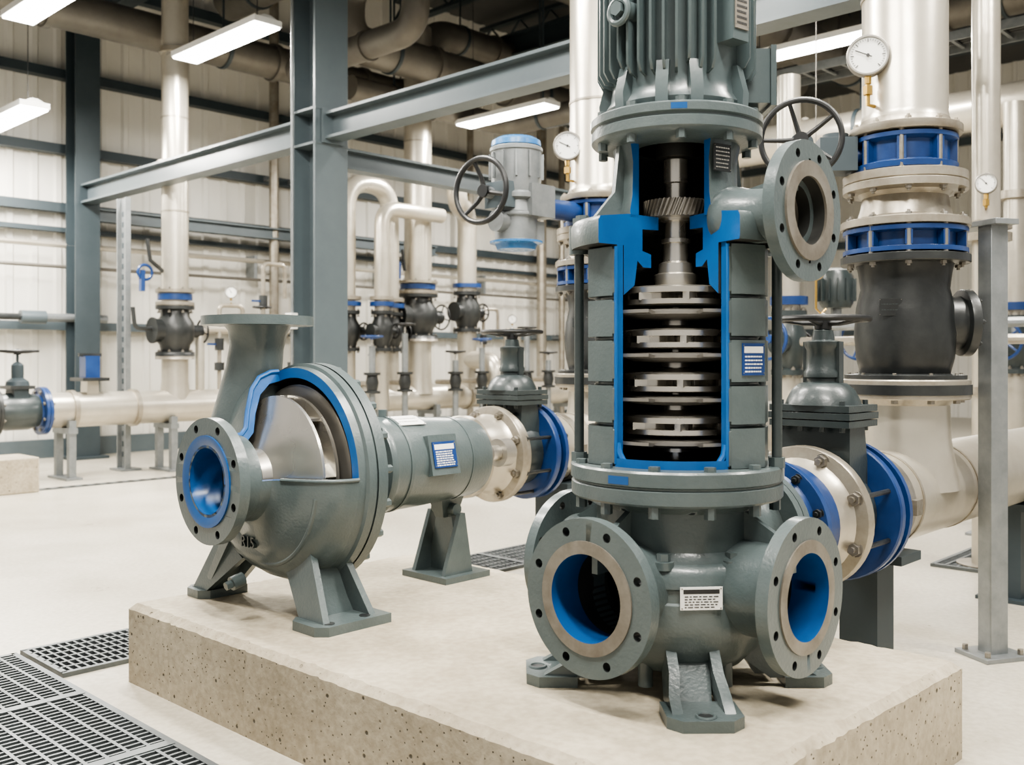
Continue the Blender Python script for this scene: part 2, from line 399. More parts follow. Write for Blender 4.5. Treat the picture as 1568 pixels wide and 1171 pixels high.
# barrel (cut open)
prof=[(.205,.80)]
zs=[.80,.903,1.002,1.11,1.208,1.335]
for i in range(5):
    a,c=zs[i],zs[i+1]
    prof+=[(.202,a+.002),(.206,a+.005),(.212,a+.012),(.213,(a+c)/2),(.212,c-.012),(.206,c-.005),(.202,c-.002)]
prof+=[(.205,1.335),(.184,1.335),(.184,.80)]
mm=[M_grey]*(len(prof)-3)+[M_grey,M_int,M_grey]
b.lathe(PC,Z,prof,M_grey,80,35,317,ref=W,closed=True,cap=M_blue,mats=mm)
# squared corner lands of each stage casing
for i in range(5):
    a,c=zs[i]+.005,zs[i+1]-.005
    b.prism([PC+az(g)*r+Z*a for g,r in ((37,.212),(42,.222),(60,.240),(80,.226),(90,.205),(60,.185))],Z*(c-a),M_grey)
    b.prism([PC+az(g)*r+Z*a for g,r in ((-45,.212),(-50,.219),(-66,.233),(-82,.219),(-92,.203),(-66,.185))],Z*(c-a),M_grey)
b.lathe(PC,Z,[(.210,.803),(.210,.824),(.184,.815),(.184,.803)],M_blue,60,-43,35,ref=W,closed=True)
for a in (-43,35):
    d=az(a);b.tube([PC+d*.207+Z*.81,PC+d*.207+Z*1.33],.005,M_blue,8)
    d2=az(a+(5 if a<0 else -5));b.tube([PC+d*.200+Z*.86,PC+az(a+(1.5 if a<0 else -1.5))*.2+Z*.835,PC+d2*.200+Z*.818],.008,M_blue,8)
# cap (cut)
cp=[(.262,1.335),(.264,1.345),(.264,1.39),(.258,1.400),(.165,1.412),(.062,1.412),(.062,1.38),(.118,1.378),(.118,1.325),(.088,1.318),(.088,1.285),(.115,1.285),(.135,1.30),(.145,1.24),(.181,1.215),(.181,1.335)]
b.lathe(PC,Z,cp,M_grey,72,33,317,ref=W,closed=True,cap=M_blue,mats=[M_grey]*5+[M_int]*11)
for a in (105,150,195,240,285):
    d=az(a);b.cyl(PC+d*.238+Z*1.395,PC+d*.238+Z*1.418,.017,M_grey,seg=6)
for a,r in ((-86,.243),(72,.252),(150,.237),(-150,.237),(115,.240)):
    d=az(a)
    b.cyl(PC+d*r+Z*.80,PC+d*r+Z*1.35,.0125,M_green,seg=14);b.cyl(PC+d*r+Z*.80,PC+d*r+Z*.825,.02,M_grey,seg=6)
    b.cyl(PC+d*r+Z*1.325,PC+d*r+Z*1.397,.026,M_grey,seg=20);b.cyl(PC+d*r+Z*1.397,PC+d*r+Z*1.418,.017,M_grey,seg=6)
# lantern (cut)
b.lathe(PC,Z,[(.158,1.405),(.160,1.42),(.152,1.46),(.150,1.54),(.158,1.585),(.158,1.60),(.13,1.60),(.13,1.405)],M_grey,64,31,317,ref=W,closed=True,cap=M_blue,mats=[M_grey]*6+[M_int,M_grey])
for a in (-60,110,-110,170):
    d=az(a);e=Z.cross(d)
    b.prism([PC+d*.14+Z*1.41-e*.009,PC+d*.225+Z*1.41-e*.009,PC+d*.175+Z*1.47-e*.009,PC+d*.16+Z*1.60-e*.009,PC+d*.14+Z*1.60-e*.009],e*.018,M_grey)
# upper discharge nozzle
UO=PC+Z*1.397
b.lathe(UO,-DA,[(.062,.205),(.062,.13),(.072,.14),(.078,.17),(.066,.215),(.062,.26),(.068,.30),(.092,.332),(.062,.332)],M_grey,40,closed=True,mats=[M_grey]*8+[M_int])
b.holeplate(UO,-DA,.160,.078,.332,.360,.134,8,.0105,M_grey,56,22.5,mi=M_int,mb=M_black)
b.ring(UO,-DA,.113,.078,.360,.366,M_bare,48)
b.lathe(UO,-DA,[(.078,.332),(.061,.30),(.061,.20),(0,.20)],M_int,40,mats=[M_bare,M_bare,M_int])
b.prism([UO-DA*.13+Z*.05-DB*.008,UO-DA*.33+Z*.09-DB*.008,UO-DA*.33+Z*.05-DB*.008,UO-DA*.2+Z*.03-DB*.008],DB*.016,M_grey)
# motor flanges
b.lathe(PC,Z,[(.10,1.585),(.165,1.585),(.19,1.592),(.208,1.598),(.212,1.603),(.212,1.625),(.207,1.629),(.207,1.633),(.214,1.637),(.214,1.655),(.208,1.66),(.12,1.665)],M_grey,72)
b.lathe(PC,Z,[(.2145,1.639),(.2145,1.653)],M_blueD,64,-3,7,ref=W)
for i in range(10):
    t=rad(i*36+12);d=V((math.cos(t),math.sin(t),0))
    b.cyl(PC+d*.192+Z*1.655,PC+d*.192+Z*1.672,.013,M_grey,seg=6)
    b.cyl(PC+d*.192+Z*1.575,PC+d*.192+Z*1.60,.012,M_grey,seg=6)
# motor
b.lathe(PC,Z,[(.13,1.66),(.172,1.665),(.178,1.68),(.165,1.70),(.16,1.735),(.163,1.75),(.163,2.25),(.17,2.26),(.185,2.265),(.188,2.38),(.17,2.41),(0,2.415)],M_greyL,56)
for i in range(40):
    t=2*math.pi*i/40;d=V((math.cos(t),math.sin(t),0));e=Z.cross(d)
    a_=math.degrees(math.atan2(d.dot(VV),d.dot(W)))
    if 36<a_<56: continue
    z0=1.735+.02*(i%6==0)
    b.prism([PC+d*.155+Z*z0-e*.0032,PC+d*.184+Z*(z0+.008)-e*.0032,PC+d*.197+Z*(z0+.03)-e*.0032,PC+d*.197+Z*2.25-e*.0032,PC+d*.155+Z*2.25-e*.0032],e*.0064,M_greyL)
for a in (-45,-10,15,60,110,160,-90,-135):
    d=az(a);e=Z.cross(d)
    b.prism([PC+d*.15+Z*1.665-e*.015,PC+d*.19+Z*1.665-e*.015,PC+d*.192+Z*1.70-e*.015,PC+d*.175+Z*1.765-e*.015,PC+d*.15+Z*1.765-e*.015],e*.030,M_greyL)
d=az(46);e=Z.cross(d)
b.box(PC+d*.185+Z*2.0,(.05,.055,.38),M_greyL,d,e)
b.label(PC+d*.2125+Z*1.90,d,.046,.13,M_bare,M_ink,9)
d=az(-38)
b.cyl(PC+d*.17+Z*1.89,PC+d*.21+Z*1.89,.026,M_greyL,seg=18);b.cyl(PC+d*.21+Z*1.89,PC+d*.228+Z*1.89,.018,M_greyL,seg=6);b.torus(PC+d*.216+Z*1.885,d,.028,.008,M_greyL,24,8)
tb=PC+X*.200+V((0,.03,1.765))
b.box(tb,(.065,.13,.135),M_greyL);b.box(tb+X*.036,(.014,.145,.15),M_greyL)
b.cyl(tb-Z*.06,tb-Z*.10,.016,M_black,seg=14)
b.label(PC+W*.1445+VV*.1795+Z*1.06,az(37.2),.066,.075,M_label,M_white,5,band=M_white)
d=az(42);b.label(PC+d*.163+Z*1.54,d,.055,.065,M_black,M_steel,6)
d=az(14);b.label(PC+d*.2375+Z*.515,d,.098,.052,M_white,M_ink,5,band=M_ink)
# shaft & internals
b.lathe(PC,Z,[(.02,.72),(.02,1.24),(.026,1.24),(.05,1.245),(.055,1.262),(.055,1.272),(.045,1.276),(.043,1.30),(.033,1.305),(.030,1.35),(.036,1.352),(.036,1.362),(.028,1.364),(.026,1.405),(.036,1.407),(.036,1.413),(.04,1.413),(.04,1.455),(.026,1.457),(.026,1.50),(.030,1.503),(.030,1.56),(.0,1.60)],M_steel,36)
b.ring(PC,Z,.05,.02,1.565,1.60,M_int,30)
ng=40;rows=[]
for hz,tw in ((1.414,0),(1.428,.07),(1.442,.14),(1.456,.21)):
    row=[]
    for i in range(ng*4):
        r=.082 if i%4 in (1,2) else .072
        a=2*math.pi*i/(ng*4)+tw
        row.append(b.bm.verts.new(PC+V((r*math.cos(a),r*math.sin(a),hz))))
    rows.append(row)
for r0,r1 in zip(rows,rows[1:]):
    for i in range(ng*4): b.f([r0[i],r0[(i+1)%(ng*4)],r1[(i+1)%(ng*4)],r1[i]],M_cast)
b.f(rows[0][::-1],M_cast);b.f(rows[-1],M_cast)
for zc in (1.213,1.108,1.002,.897):
    b.lathe(PC,Z,[(.022,zc+.036),(.045,zc+.036),(.055,zc+.031),(.125,zc+.026),(.137,zc+.022),(.137,zc+.009),(.05,zc+.009)],M_steel,60)
    b.lathe(PC,Z,[(.03,zc-.007),(.137,zc-.007),(.137,zc-.019),(.125,zc-.022),(.07,zc-.024),(.03,zc-.024)],M_steel,60)
    for i in range(7):
        a=2*math.pi*i/7+zc*9
        pts=[]
        for k in range(6):
            r=.04+.094*k/5;aa=a-.8*k/5;pts.append(PC+V((r*math.cos(aa),r*math.sin(aa),zc)))
        for p,q in zip(pts,pts[1:]):
            dd=(q-p);ee=Z.cross(dd.normalized())
            b.box((p+q)/2,(dd.length*1.1,.018 if q is pts[-1] else .006,.018),M_steel,dd.normalized(),ee)
    b.lathe(PC,Z,[(.03,zc-.030),(.128,zc-.031),(.138,zc-.036),(.138,zc-.044),(.125,zc-.047),(.105,zc-.053),(.06,zc-.056),(.03,zc-.057)],M_steelD,56)
    b.lathe(PC,Z,[(.022,zc-.052),(.036,zc-.052),(.037,zc-.068),(.022,zc-.068)],M_steel,30)
    b.lathe(PC,Z,[(.165,zc-.045),(.184,zc-.042),(.184,zc-.034),(.145,zc-.038),(.145,zc-.043)],M_steelD,60,20,340,closed=True,ref=W)
b.lathe(PC,Z,[(.0,.806),(.045,.806),(.045,.812),(.183,.812)],M_int,40)
b.fin(bevel=.0018)

# ------------------------------------------------------------ CENTRIFUGAL PUMP
b=Bd('cutaway_centrifugal_pump')
C=V((-.70,3.15,.695));n=-DB;u=-DA
def Q(s_,h,z): return V((C.x,C.y,0))+DA*s_+n*h+Z*z
kw=dict(ref=u)
b.lathe(C,n,[(.345,-.06),(.352,-.058),(.352,-.03),(.342,-.025),(.338,.0),(.306,.0),(.303,-.085),(.345,-.085)],M_grey,84,closed=True,mats=[M_grey]*4+[M_blue,M_int,M_grey,M_grey],**kw)
b.lathe(C,n,[(.353,-.064),(.353,-.10),(.335,-.108),(.27,-.11),(.15,-.115),(0,-.115)],M_grey,84,**kw)
b.lathe(C,n,[(0,-.075),(.304,-.075)],M_int,60,**kw)
for i in range(20):
    t=rad(i*18+5);d=u*math.cos(t)+Z*math.sin(t)
    b.cyl(C+d*.335-n*.10,C+d*.335-n*.125,.013,M_grey,seg=6)
fs=[(.338,0),(.336,.03),(.318,.075),(.28,.108),(.21,.135),(.155,.15),(.135,.17),(.132,.205),(.10,.205),(.10,.165),(.14,.125),(.20,.108),(.262,.08),(.297,.04),(.306,0)]
b.lathe(C,n,fs,M_grey,90,106,361,closed=True,cap=M_blue,cap1=M_blueD,mats=[M_grey]*8+[M_int]*7,**kw)
t=rad(106);d=u*math.cos(t)+Z*math.sin(t)
b.tube([C+d*r+n*h for r,h in fs[:8]],.008,M_blue,8)
t=rad(1);d=u*math.cos(t)+Z*math.sin(t)
b.tube([C+d*r+n*h for r,h in fs[:6]],.006,M_grey,8)
b.torus(C+n*.106,n,.275,.008,M_grey,80,8,a0=200,a1=350,ref=u)
# suction nozzle
b.lathe(C,n,[(.132,.20),(.132,.255),(.14,.275),(.10,.275),(.10,.20)],M_grey,48,closed=True,mats=[M_grey]*3+[M_blueD,M_grey],**kw)
b.holeplate(C,n,.190,.10,.275,.308,.165,8,.0125,M_grey,60,22.5,mi=M_blueD,mb=M_black,ref=u)
b.lathe(C,n,[(.1,.308),(.138,.308),(.138,.313),(.122,.313),(.1,.305)],M_blueD,48,closed=True,**kw)
b.lathe(C,n,[(.099,.307),(.099,.20)],M_blueD,48,**kw)
# scroll with rising discharge
pts=[];rs=[]
for k in range(15):
    th=-16-(164)*k/14;t=rad(th);R=.215+.035*k/14;r=.06+.065*k/14
    d=u*math.cos(t)+Z*math.sin(t);pts.append(C+d*R+n*.035);rs.append(r)
for s_,z,r in ((.262,.78,.126),(.25,.86,.116),(.228,.94,.104),(.205,1.03,.092),(.190,1.10,.088),(.183,1.15,.096),(.183,1.175,.112)):
    pts.append(Q(s_,.02,z));rs.append(r)
b.tube(pts,rs,M_grey,28)
b.holeplate(Q(.183,.02,1.172),Z,.182,.085,0,.03,.152,8,.012,M_grey,56,22.5,mi=M_blueD,mb=M_black)
b.ring(Q(.183,.02,1.202),Z,.13,.085,0,.004,M_bare)
b.lathe(Q(.183,.02,1.172),Z,[(.085,.03),(.085,.002),(0,.002)],M_int,30)
# impeller
b.lathe(C,n,[(.07,.165),(.078,.165),(.088,.135),(.12,.115),(.18,.090),(.250,.066),(.250,.056),(.17,.078),(.11,.10),(.07,.13)],M_steel,72,closed=True,**kw)
b.lathe(C,n,[(.0,.006),(.250,.006),(.250,.018),(.06,.026),(.04,.13),(0,.14)],M_steel,72,**kw)
for i in range(8):
    a=2*math.pi*i/8+.25;pp=[]
    for k in range(7):
        r=.085+.160*k/6;aa=a-1.0*k/6;pp.append((C+(u*math.cos(aa)+Z*math.sin(aa))*r,r))
    for (p,r),(q,r2) in zip(pp,pp[1:]):
        dd=(q-p).normalized();ee=n.cross(dd);top=.098-.037*(r-.085)/.152
        b.box((p+q)/2+n*(.014+top)/2,((q-p).length*1.08,.009,top-.014),M_steel,dd,ee)
b.lathe(C,n,[(0,-.03),(.278,-.03),(.284,-.022),(.284,-.014),(.10,-.01),(0,-.01)],M_steelD,72,**kw)
b.lathe(C,n,[(.028,.12),(.030,.20),(.022,.215),(0,.22)],M_int,24,**kw)
b.ring(C,n,.042,.02,.165,.185,M_int,24)
# adapter arms / bearing stack
for a0,a1 in ((48,140),(205,318)):
    b.lathe(C,n,[(.30,-.11),(.285,-.125),(.20,-.22),(.178,-.27),(.15,-.27),(.17,-.21),(.25,-.11)],M_grey,60,a0,a1,closed=True,**kw)
for h in (-.125,-.155,-.185,-.215,-.245):
    b.ring(C,n,.125,.05,h-.022,h,M_black,36)
    b.bolts(C+n*h,n,.105,12,.008,M_steelD)
b.cyl(C-n*.10,C-n*.3,.05,M_steelD,seg=24)
# bearing housing
b.lathe(C,n,[(.12,-.262),(.178,-.262),(.182,-.268),(.182,-.285),(.172,-.292),(.166,-.31),(.160,-.50),(.150,-.66),(.147,-.74),(.140,-.765),(.110,-.775),(.06,-.778),(.05,-.80),(.03,-.80),(.03,-.93),(0,-.93)],M_grey,60,mats=[M_grey]*12+[M_steel]*3,**kw)
b.ring(C,n,.045,.02,-.87,-.83,M_steelD,24)
b.cyl(C-n*.93,C-n*.985,.055,M_cast,seg=24)
t=rad(12);d=u*math.cos(t)+Z*math.sin(t)
b.box(C+d*.150-n*.50,(.13,.14,.04),M_grey,n,d.cross(n))
b.label(C+d*.1725-n*.50,d,.105,.09,M_label,M_white,7,band=M_white)
t=rad(68);d=u*math.cos(t)+Z*math.sin(t);b.label(C+d*.164-n*.42,d,.12,.07,M_white,M_bare,2)
b.cyl(C+Z*.155-n*.36,C+Z*.19-n*.36,.016,M_grey,seg=12)
for hh in (-.36,-.66): b.ring(C,n,.168 if hh>-.5 else .153,.12,hh-.006,hh+.006,M_grey,48)
# rear support leg
L0=Q(0,-.66,0)
b.prism([L0+DA*x+Z*z-DB*.012 for x,z in ((-.085,ZP+.02),(.085,ZP+.02),(.035,.52),(-.035,.52))],DB*.024,M_grey)
for sg in (-1,1):
    b.prism([L0+DA*(sg*.08-.009)+DB*x+Z*z for x,z in ((-.09,ZP+.02),(.05,ZP+.02),(.012,.5),(-.012,.5))],DA*.018,M_grey)
b.box(L0+Z*(ZP+.011),(.24,.22,.022),M_grey,DA,Z.cross(DA))
b.loft(L0+Z*.48,(.045,.07),L0+Z*.57,(.08,.12),DA,DB,M_grey);b.cyl(L0+Z*.51+DA*.06,L0+Z*.51-DA*.06,.022,M_grey,seg=14)
# feet of volute
for s_,h,hw,hd in ((-.27,.02,.13,.085),(.37,.07,.085,.065)):
    c=Q(s_,h,ZP);sg=-1 if s_<0 else 1;k_=hw/.13
    poly=[(-hw,-hd),(hw-.03,-hd),(hw,-hd+.03),(hw,hd-.03),(hw-.03,hd),(-hw,hd)]
    b.prism([c+n*x+DA*sg*y for x,y in poly],Z*.028,M_grey)
    for xx in (-.055,.075): b.cyl(c+n*xx*k_+DA*sg*.05*k_+Z*.026,c+n*xx*k_+DA*sg*.05*k_+Z*.0295,.017,M_black,seg=18)
    ti=s_*.55
    for xx in (-.085*k_,.085*k_):
        o=c+n*xx
        b.prism([o+DA*sg*.055*k_+Z*.02-n*.011,o-DA*sg*.07*k_+Z*.02-n*.011,Q(ti-sg*.08,h+xx*.6,.42)-n*.011,Q(ti+sg*.05,h+xx*.6,.50)-n*.011],n*.022,M_grey)
    b.loft(c+Z*.02+DA*sg*-.04*k_,(.18*k_,.028),Q(ti,h,.47),(.12,.05),n,DA,M_grey)
b.cyl(Q(.06,.15,.37),Q(.06,.19,.36),.022,M_grey,seg=14);b.cyl(Q(.06,.19,.36),Q(.06,.21,.355),.014,M_grey,seg=6)
def lettering(txt,c,n_,size,m,bb,th=.003):
    cu=bpy.data.curves.new('t','FONT');cu.body=txt;cu.size=size;cu.extrude=th;cu.align_x='CENTER';cu.align_y='CENTER'
    ob=bpy.data.objects.new('t',cu);bpy.context.scene.collection.objects.link(ob)
    n_=n_.normalized();ux=Z.cross(n_).normalized();uy=n_.cross(ux)
    mw=Matrix((ux,uy,n_)).transposed().to_4x4();mw.translation=c;ob.matrix_world=mw
    bpy.context.view_layer.update();dg=bpy.context.evaluated_depsgraph_get()
    me=bpy.data.meshes.new_from_object(ob.evaluated_get(dg));me.materials.clear();me.materials.append(m)
    o2=bpy.data.objects.new('t2',me);o2.matrix_world=mw;bpy.context.scene.collection.objects.link(o2);bpy.context.view_layer.update()
    bb.absorb(o2);bpy.data.objects.remove(o2,do_unlink=True);bpy.data.objects.remove(ob,do_unlink=True)
tR=rad(258);dR=u*math.cos(tR)+Z*math.sin(tR)
lettering('R15',C+dR*.215+n*.136,n,.05,M_green,b,.008)
b.fin(bevel=.002)

# ------------------------------------------------------------ discharge assemblies
def check_valve(b,c0,z0,z1,m):
    H=z1-z0
    b.lathe(V((c0.x,c0.y,0)),Z,[(.14,z0),(.15,z0+.04*H),(.165,z0+.18*H),(.172,z0+.4*H),(.165,z0+.62*H),(.150,z0+.78*H),(.158,z0+.93*H),(.165,z1)],m,44)
def assembly(o,zax,t_end,first,riser_top,actuated):
    b=Bd('discharge_pipeline')
    O=V((o.x,o.y,zax))
    p=lambda t:O+DB*t
    if first:
        b.lathe(p(0),DB,[(.10,.364),(.172,.364),(.172,.392),(.14,.397),(.135,.42),(.15,.44)],M_grey,44)
        b.lathe(p(0),DB,[(.15,.40),(.165,.43),(.195,.44),(.195,.462),(.180,.468),(.176,.50),(.172,.56),(.15,.565)],M_navy,48)
        b.bolts(p(.44),-DB,.175,10,.013,M_black)
    b.lathe(p(0),DB,[(.14,.52),(.160,.53),(.165,.62),(.18,.645),(.212,.655),(.215,.66),(.215,.69),(.21,.695),(.15,.70)],M_creamF,48,mats=[M_cream]*3+[M_creamF]*5)
    b.bolts(p(.655),-DB,.188,8,.019,M_bolt,22.5)
    if not first:
        b.lathe(p(0),DB,[(0,.46),(.09,.46),(.10,.47),(.175,.475),(.18,.48),(.18,.51),(.16,.515),(.155,.54)],M_creamF,48)
        b.bolts(p(.475),-DB,.14,8,.016,M_bolt,22.5)
    b.lathe(p(0),DB,[(.10,.70),(.20,.702),(.20,.72),(.13,.725)],M_creamF,48)
    b.lathe(p(0),DB,[(.13,.86),(.218,.868),(.222,.873),(.222,.895),(.16,.90),(.16,.925),(.222,.928),(.222,.950),(.16,.955)],M_navy,48)
    b.bolts(p(.955),DB,.195,8,.016,M_black,22.5,back=.25)
    b.lathe(p(0),DB,[(.165,.95),(.16,.98),(.16,t_end)],M_cream,44)
    b.ring(p(0),DB,.168,.155,1.08,1.12,M_bolt,40);b.box(p(1.10)-DA*.17,(.05,.03,.05),M_bolt,DB,DA)
    for t in (1.2,1.72): b.ring(p(0),DB,.164,.155,t-.006,t+.006,M_creamF,40)
    g=p(.805)
    b.lathe(g,DB,[(.12,-.08),(.15,-.05),(.155,0),(.15,.05),(.12,.08)],M_green,36)
    b.loft(g+Z*.02,(.15,.24),g+Z*(.87-zax),(.10,.22),DB,DA,M_green)
    for zz,sx,sy in ((.865,.20,.26),(.888,.205,.265),(.911,.20,.26)): b.box(V((g.x,g.y,zz)),(sx,sy,.02),M_green,DB,DA)
    for x in (-.08,.08):
        for y in (-.1,-.035,.035,.1): b.cyl(V((g.x,g.y,.84))+DB*x+DA*y,V((g.x,g.y,.935))+DB*x+DA*y,.009,M_green,seg=6)
    gc=V((g.x,g.y,0))
    b.lathe(gc,Z,[(.115,.92),(.11,.935),(.095,.965),(.072,.985),(.05,.99),(.05,1.0),(.058,1.005),(.058,1.02),(.052,1.03),(.050,1.09),(.056,1.10),(.056,1.115),(.035,1.12),(.03,1.15),(.012,1.155),(.012,1.20),(0,1.205)],M_green,36)
    for sg in (-1,1): b.box(gc+DA*sg*.045+Z*1.05,(.03,.03,.13),M_green,DA,DB)
    b.wheel(gc+Z*1.185,Z,.135,.010,M_wheel,5,.012,.026)
    r0=p(1.438);rc=V((r0.x,r0.y,0))
    b.lathe(rc,Z,[(.185,zax+.02),(.155,zax+.19),(.15,.90)],M_cream,40)
    b.flange(rc+Z*.955,Z,.218,.15,.035,M_creamF,10,.013)
    b.lathe(rc,Z,[(.15,.937),(.222,.937),(.222,.972),(.15,.972)],M_black,40)
    check_valve(b,rc,.99,1.40,M_black)
    b.lathe(rc,Z,[(.15,.985),(.205,.987),(.205,1.005),(.15,1.01)],M_black,40)
    nd=-DA*.75+DB*.66;nd.normalize()
    b.lathe(rc+Z*1.19,nd,[(.10,.10),(.095,.19),(.118,.195),(.12,.20),(.12,.225),(.10,.23),(.085,.235),(0,.235)],M_black,36);b.bolts(rc+Z*1.19+nd*.225,nd,.105,8,.009,M_black)
    b.label(rc+Z*1.24+(-DB)*.17-DA*.02,-DB*.8-DA*.45,.075,.06,M_black,M_green,2)
    b.lathe(rc,Z,[(.165,1.395),(.215,1.397),(.218,1.40),(.218,1.425),(.19,1.43)],M_black,44);b.bolts(rc+Z*1.40,-Z,.192,10,.012,M_bolt)
    b.lathe(rc,Z,[(.17,1.43),(.21,1.432),(.21,1.448),(.175,1.452),(.175,1.50),(.21,1.504),(.21,1.52),(.17,1.522)],M_navy,44)
    for i in range(10):
        t=rad(i*36);d=V((math.cos(t),math.sin(t),0));b.cyl(rc+d*.2+Z*1.42,rc+d*.2+Z*1.56,.010,M_steelD,seg=8);b.box(rc+d*.192+Z*1.476,(.03,.025,.05),M_navy,d,Z.cross(d))
    b.lathe(rc,Z,[(.19,1.522),(.218,1.525),(.218,1.55),(.20,1.555),(.16,1.565),(.15,1.60),(.145,1.635),(.16,1.65),(.21,1.655),(.21,1.68),(.205,1.683)],M_creamF,44)
    b.bolts(rc+Z*1.55,Z,.192,10,.012,M_bolt);b.bolts(rc+Z*1.655,-Z,.19,10,.012,M_bolt)
    b.lathe(rc,Z,[(.205,1.683),(.21,1.686),(.21,1.715),(.15,1.72)],M_creamF,44)
    b.lathe(rc,Z,[(.15,1.72),(.175,1.725),(.178,1.745),(.150,1.755),(.150,1.82),(.178,1.83),(.178,1.845),(.15,1.85)],M_navy,44)
    for i in range(8):
        t=rad(i*45+20);d=V((math.cos(t),math.sin(t),0));b.box(rc+d*.155+Z*1.785,(.035,.03,.085),M_navy,d,Z.cross(d));b.cyl(rc+d*.168+Z*1.70,rc+d*.168+Z*1.875,.009,M_bolt,seg=8)
    b.lathe(rc,Z,[(.15,1.85),(.19,1.853),(.193,1.858),(.193,1.88),(.16,1.89),(.15,1.91),(.145,1.93),(.145,riser_top)],M_cream,44,mats=[M_creamF]*5+[M_cream]*2)
    for zz in (2.35,3.4): b.ring(rc,Z,.149,.14,zz-.006,zz+.006,M_creamF,40)
    b.bolts(rc+Z*1.88,Z,.172,10,.012,M_creamF)
    gs=rc-DB*.17+DA*.06
    gauge([rc+Z*1.95-DB*.12+DA*.05,gs+Z*1.95,gs+Z*2.03],gs+Z*2.12,.072,rad(155))
    if not actuated:
        ax=(-DB*.6+DA*.8).normalized()
        b.cyl(rc+Z*1.79,rc+Z*1.79+ax*.25,.03,M_navy,seg=16)
        b.box(rc+Z*1.79+ax*.24,(.13,.12,.12),M_beamD,ax,Z.cross(ax))
        b.cyl(rc+Z*1.85+ax*.24,rc+Z*1.87+ax*.24,.045,M_beamD,seg=20)
        hw=V((.950,3.22,1.785));fd=V((-.30,-.95,0)).normalized()
        st=rc+Z*1.80+ax*.30
        b.tube([st,hw-fd*.16,hw-fd*.03],.022,M_beamD,12);b.cyl(hw-fd*.20,hw-fd*.08,.04,M_beamD,seg=16)
        b.wheel(hw,fd,.128,.010,M_wheel,5,.02,.024)
    else:
        ac=V((.02,4.62,0))
        b.tube([rc+Z*1.79,ac+DB*.1+Z*1.79],.05,M_navy,16)
        b.lathe(ac,Z,[(0,1.57),(.09,1.575),(.10,1.60),(.125,1.605),(.125,1.615),(.10,1.62),(.10,1.72),(.115,1.73),(.115,1.74),(.105,1.75),(.10,1.80),(.125,1.81),(.125,1.83),(.11,1.84),(.118,1.90),(.118,2.03),(.125,2.035),(.125,2.05),(.11,2.06)],M_galv,36,mats=[M_glass]*4+[M_galv]*14)
        b.lathe(ac,Z,[(.11,2.055),(.118,2.06),(.115,2.085),(.09,2.10),(0,2.10)],M_glass,36)
        for i in range(12):
            t=2*math.pi*i/12;d=V((math.cos(t),math.sin(t),0));b.box(ac+d*.12+Z*1.965,(.02,.01,.12),M_galv,d,Z.cross(d))
        b.box(ac+Z*1.80-DA*.06+DB*.05,(.16,.14,.15),M_galv,DB,DA)
        b.box(ac+Z*1.66+DB*.03,(.16,.16,.10),M_galv,DB,DA)
        b.box(ac+Z*1.82-DB*.11,(.06,.14,.12),M_beam,DB,DA);b.cyl(ac+Z*1.70-DB*.08,ac+Z*1.70-DB*.14,.05,M_galv,seg=20)
        hw=V((-.144,4.50,1.836));fd=(-DB*.85-Y*.15).normalized()
        b.cyl(hw-fd*.02,ac+Z*1.81,.028,M_galv,seg=14)
        b.wheel(hw,fd,.148,.013,M_wheel,3,.03,.03)
    for t in ((1.12,2.6,3.9) if first else (1.1,2.3)):
        q=p(t);qf=V((q.x,q.y,0))
        b.box(qf+Z*(zax-.16)/2,(.13,.13,zax-.16),M_beamD,DB,DA);b.box(qf+Z*.008,(.22,.22,.016),M_beamD,DB,DA);b.box(qf+Z*(zax-.17),(.16,.30,.03),M_beamD,DB,DA)
    return b.fin(bevel=.0012)
assembly(PC,ZB,5.2,True,5.6,False)
o2=V((0,4.5,0))-DB*.805
assembly(o2,.635,5.0,False,5.6,True)

# ------------------------------------------------------------ structural steel
def isec(b,p0,p1,h,w,m,up=Z,tf=.02,tw=.014):
    d=(p1-p0);L=d.length;d.normalize();s_=up.cross(d).normalized();c=(p0+p1)/2
    b.box(c+up*(h/2-tf/2),(L,w,tf),m,d,s_);b.box(c-up*(h/2-tf/2),(L,w,tf),m,d,s_);b.box(c,(L,tw,h-2*tf),m,d,s_)
c1=V((-1.47,7.5,0));c2=V((-4.60,10.5,0))
b=Bd('steel_column');isec(b,c1,c1+Z*HC,.30,.30,M_beam,up=DA,tf=.025,tw=.018);b.box(c1+Z*.015,(.45,.45,.03),M_beam,DA,DB)
for z in (2.68,2.94): b.box(c1+Z*z,(.31,.30,.02),M_beam,DA,DB)
b.tube([c1-DB*.17+DA*.12,c1-DB*.17+DA*.12+Z*6],.012,M_galv,8)
b.box(c1-DB*.19+DA*.10+Z*1.35,(.08,.06,.12),M_white,DA,DB)
b.fin(bevel=.002)
b=Bd('steel_column');isec(b,c2,c2+Z*HC,.26,.26,M_beamD,up=DA,tf=.025,tw=.018);b.box(c2+Z*.015,(.4,.4,.03),M_beamD,DA,DB);b.fin()
q=c2+DB*9.6;b=Bd('steel_column');isec(b,q,q+Z*HC,.26,.26,M_beamD,up=DA,tf=.025,tw=.018);b.fin()
b=Bd('steel_beam');isec(b,c1-DA*.16+Z*2.81,c1-DA*6.0+Z*2.81,.20,.16,M_beam);b.box(c1-DA*.17+Z*2.81,(.02,.2,.26),M_beam,DA,DB);b.fin()
b=Bd('steel_beam');isec(b,c1+DA*.16+Z*2.81,c2-DA*.14+Z*2.81,.20,.16,M_beam);b.fin()
b=Bd('steel_beam');isec(b,c1+DB*.16+Z*2.62,c1+DB*7+Z*2.62,.16,.14,M_beam);b.fin()
b=Bd('steel_beam');isec(b,c2+DB*.16+Z*2.62,c2+DB*5.05+Z*2.62,.14,.12,M_beam);b.fin()
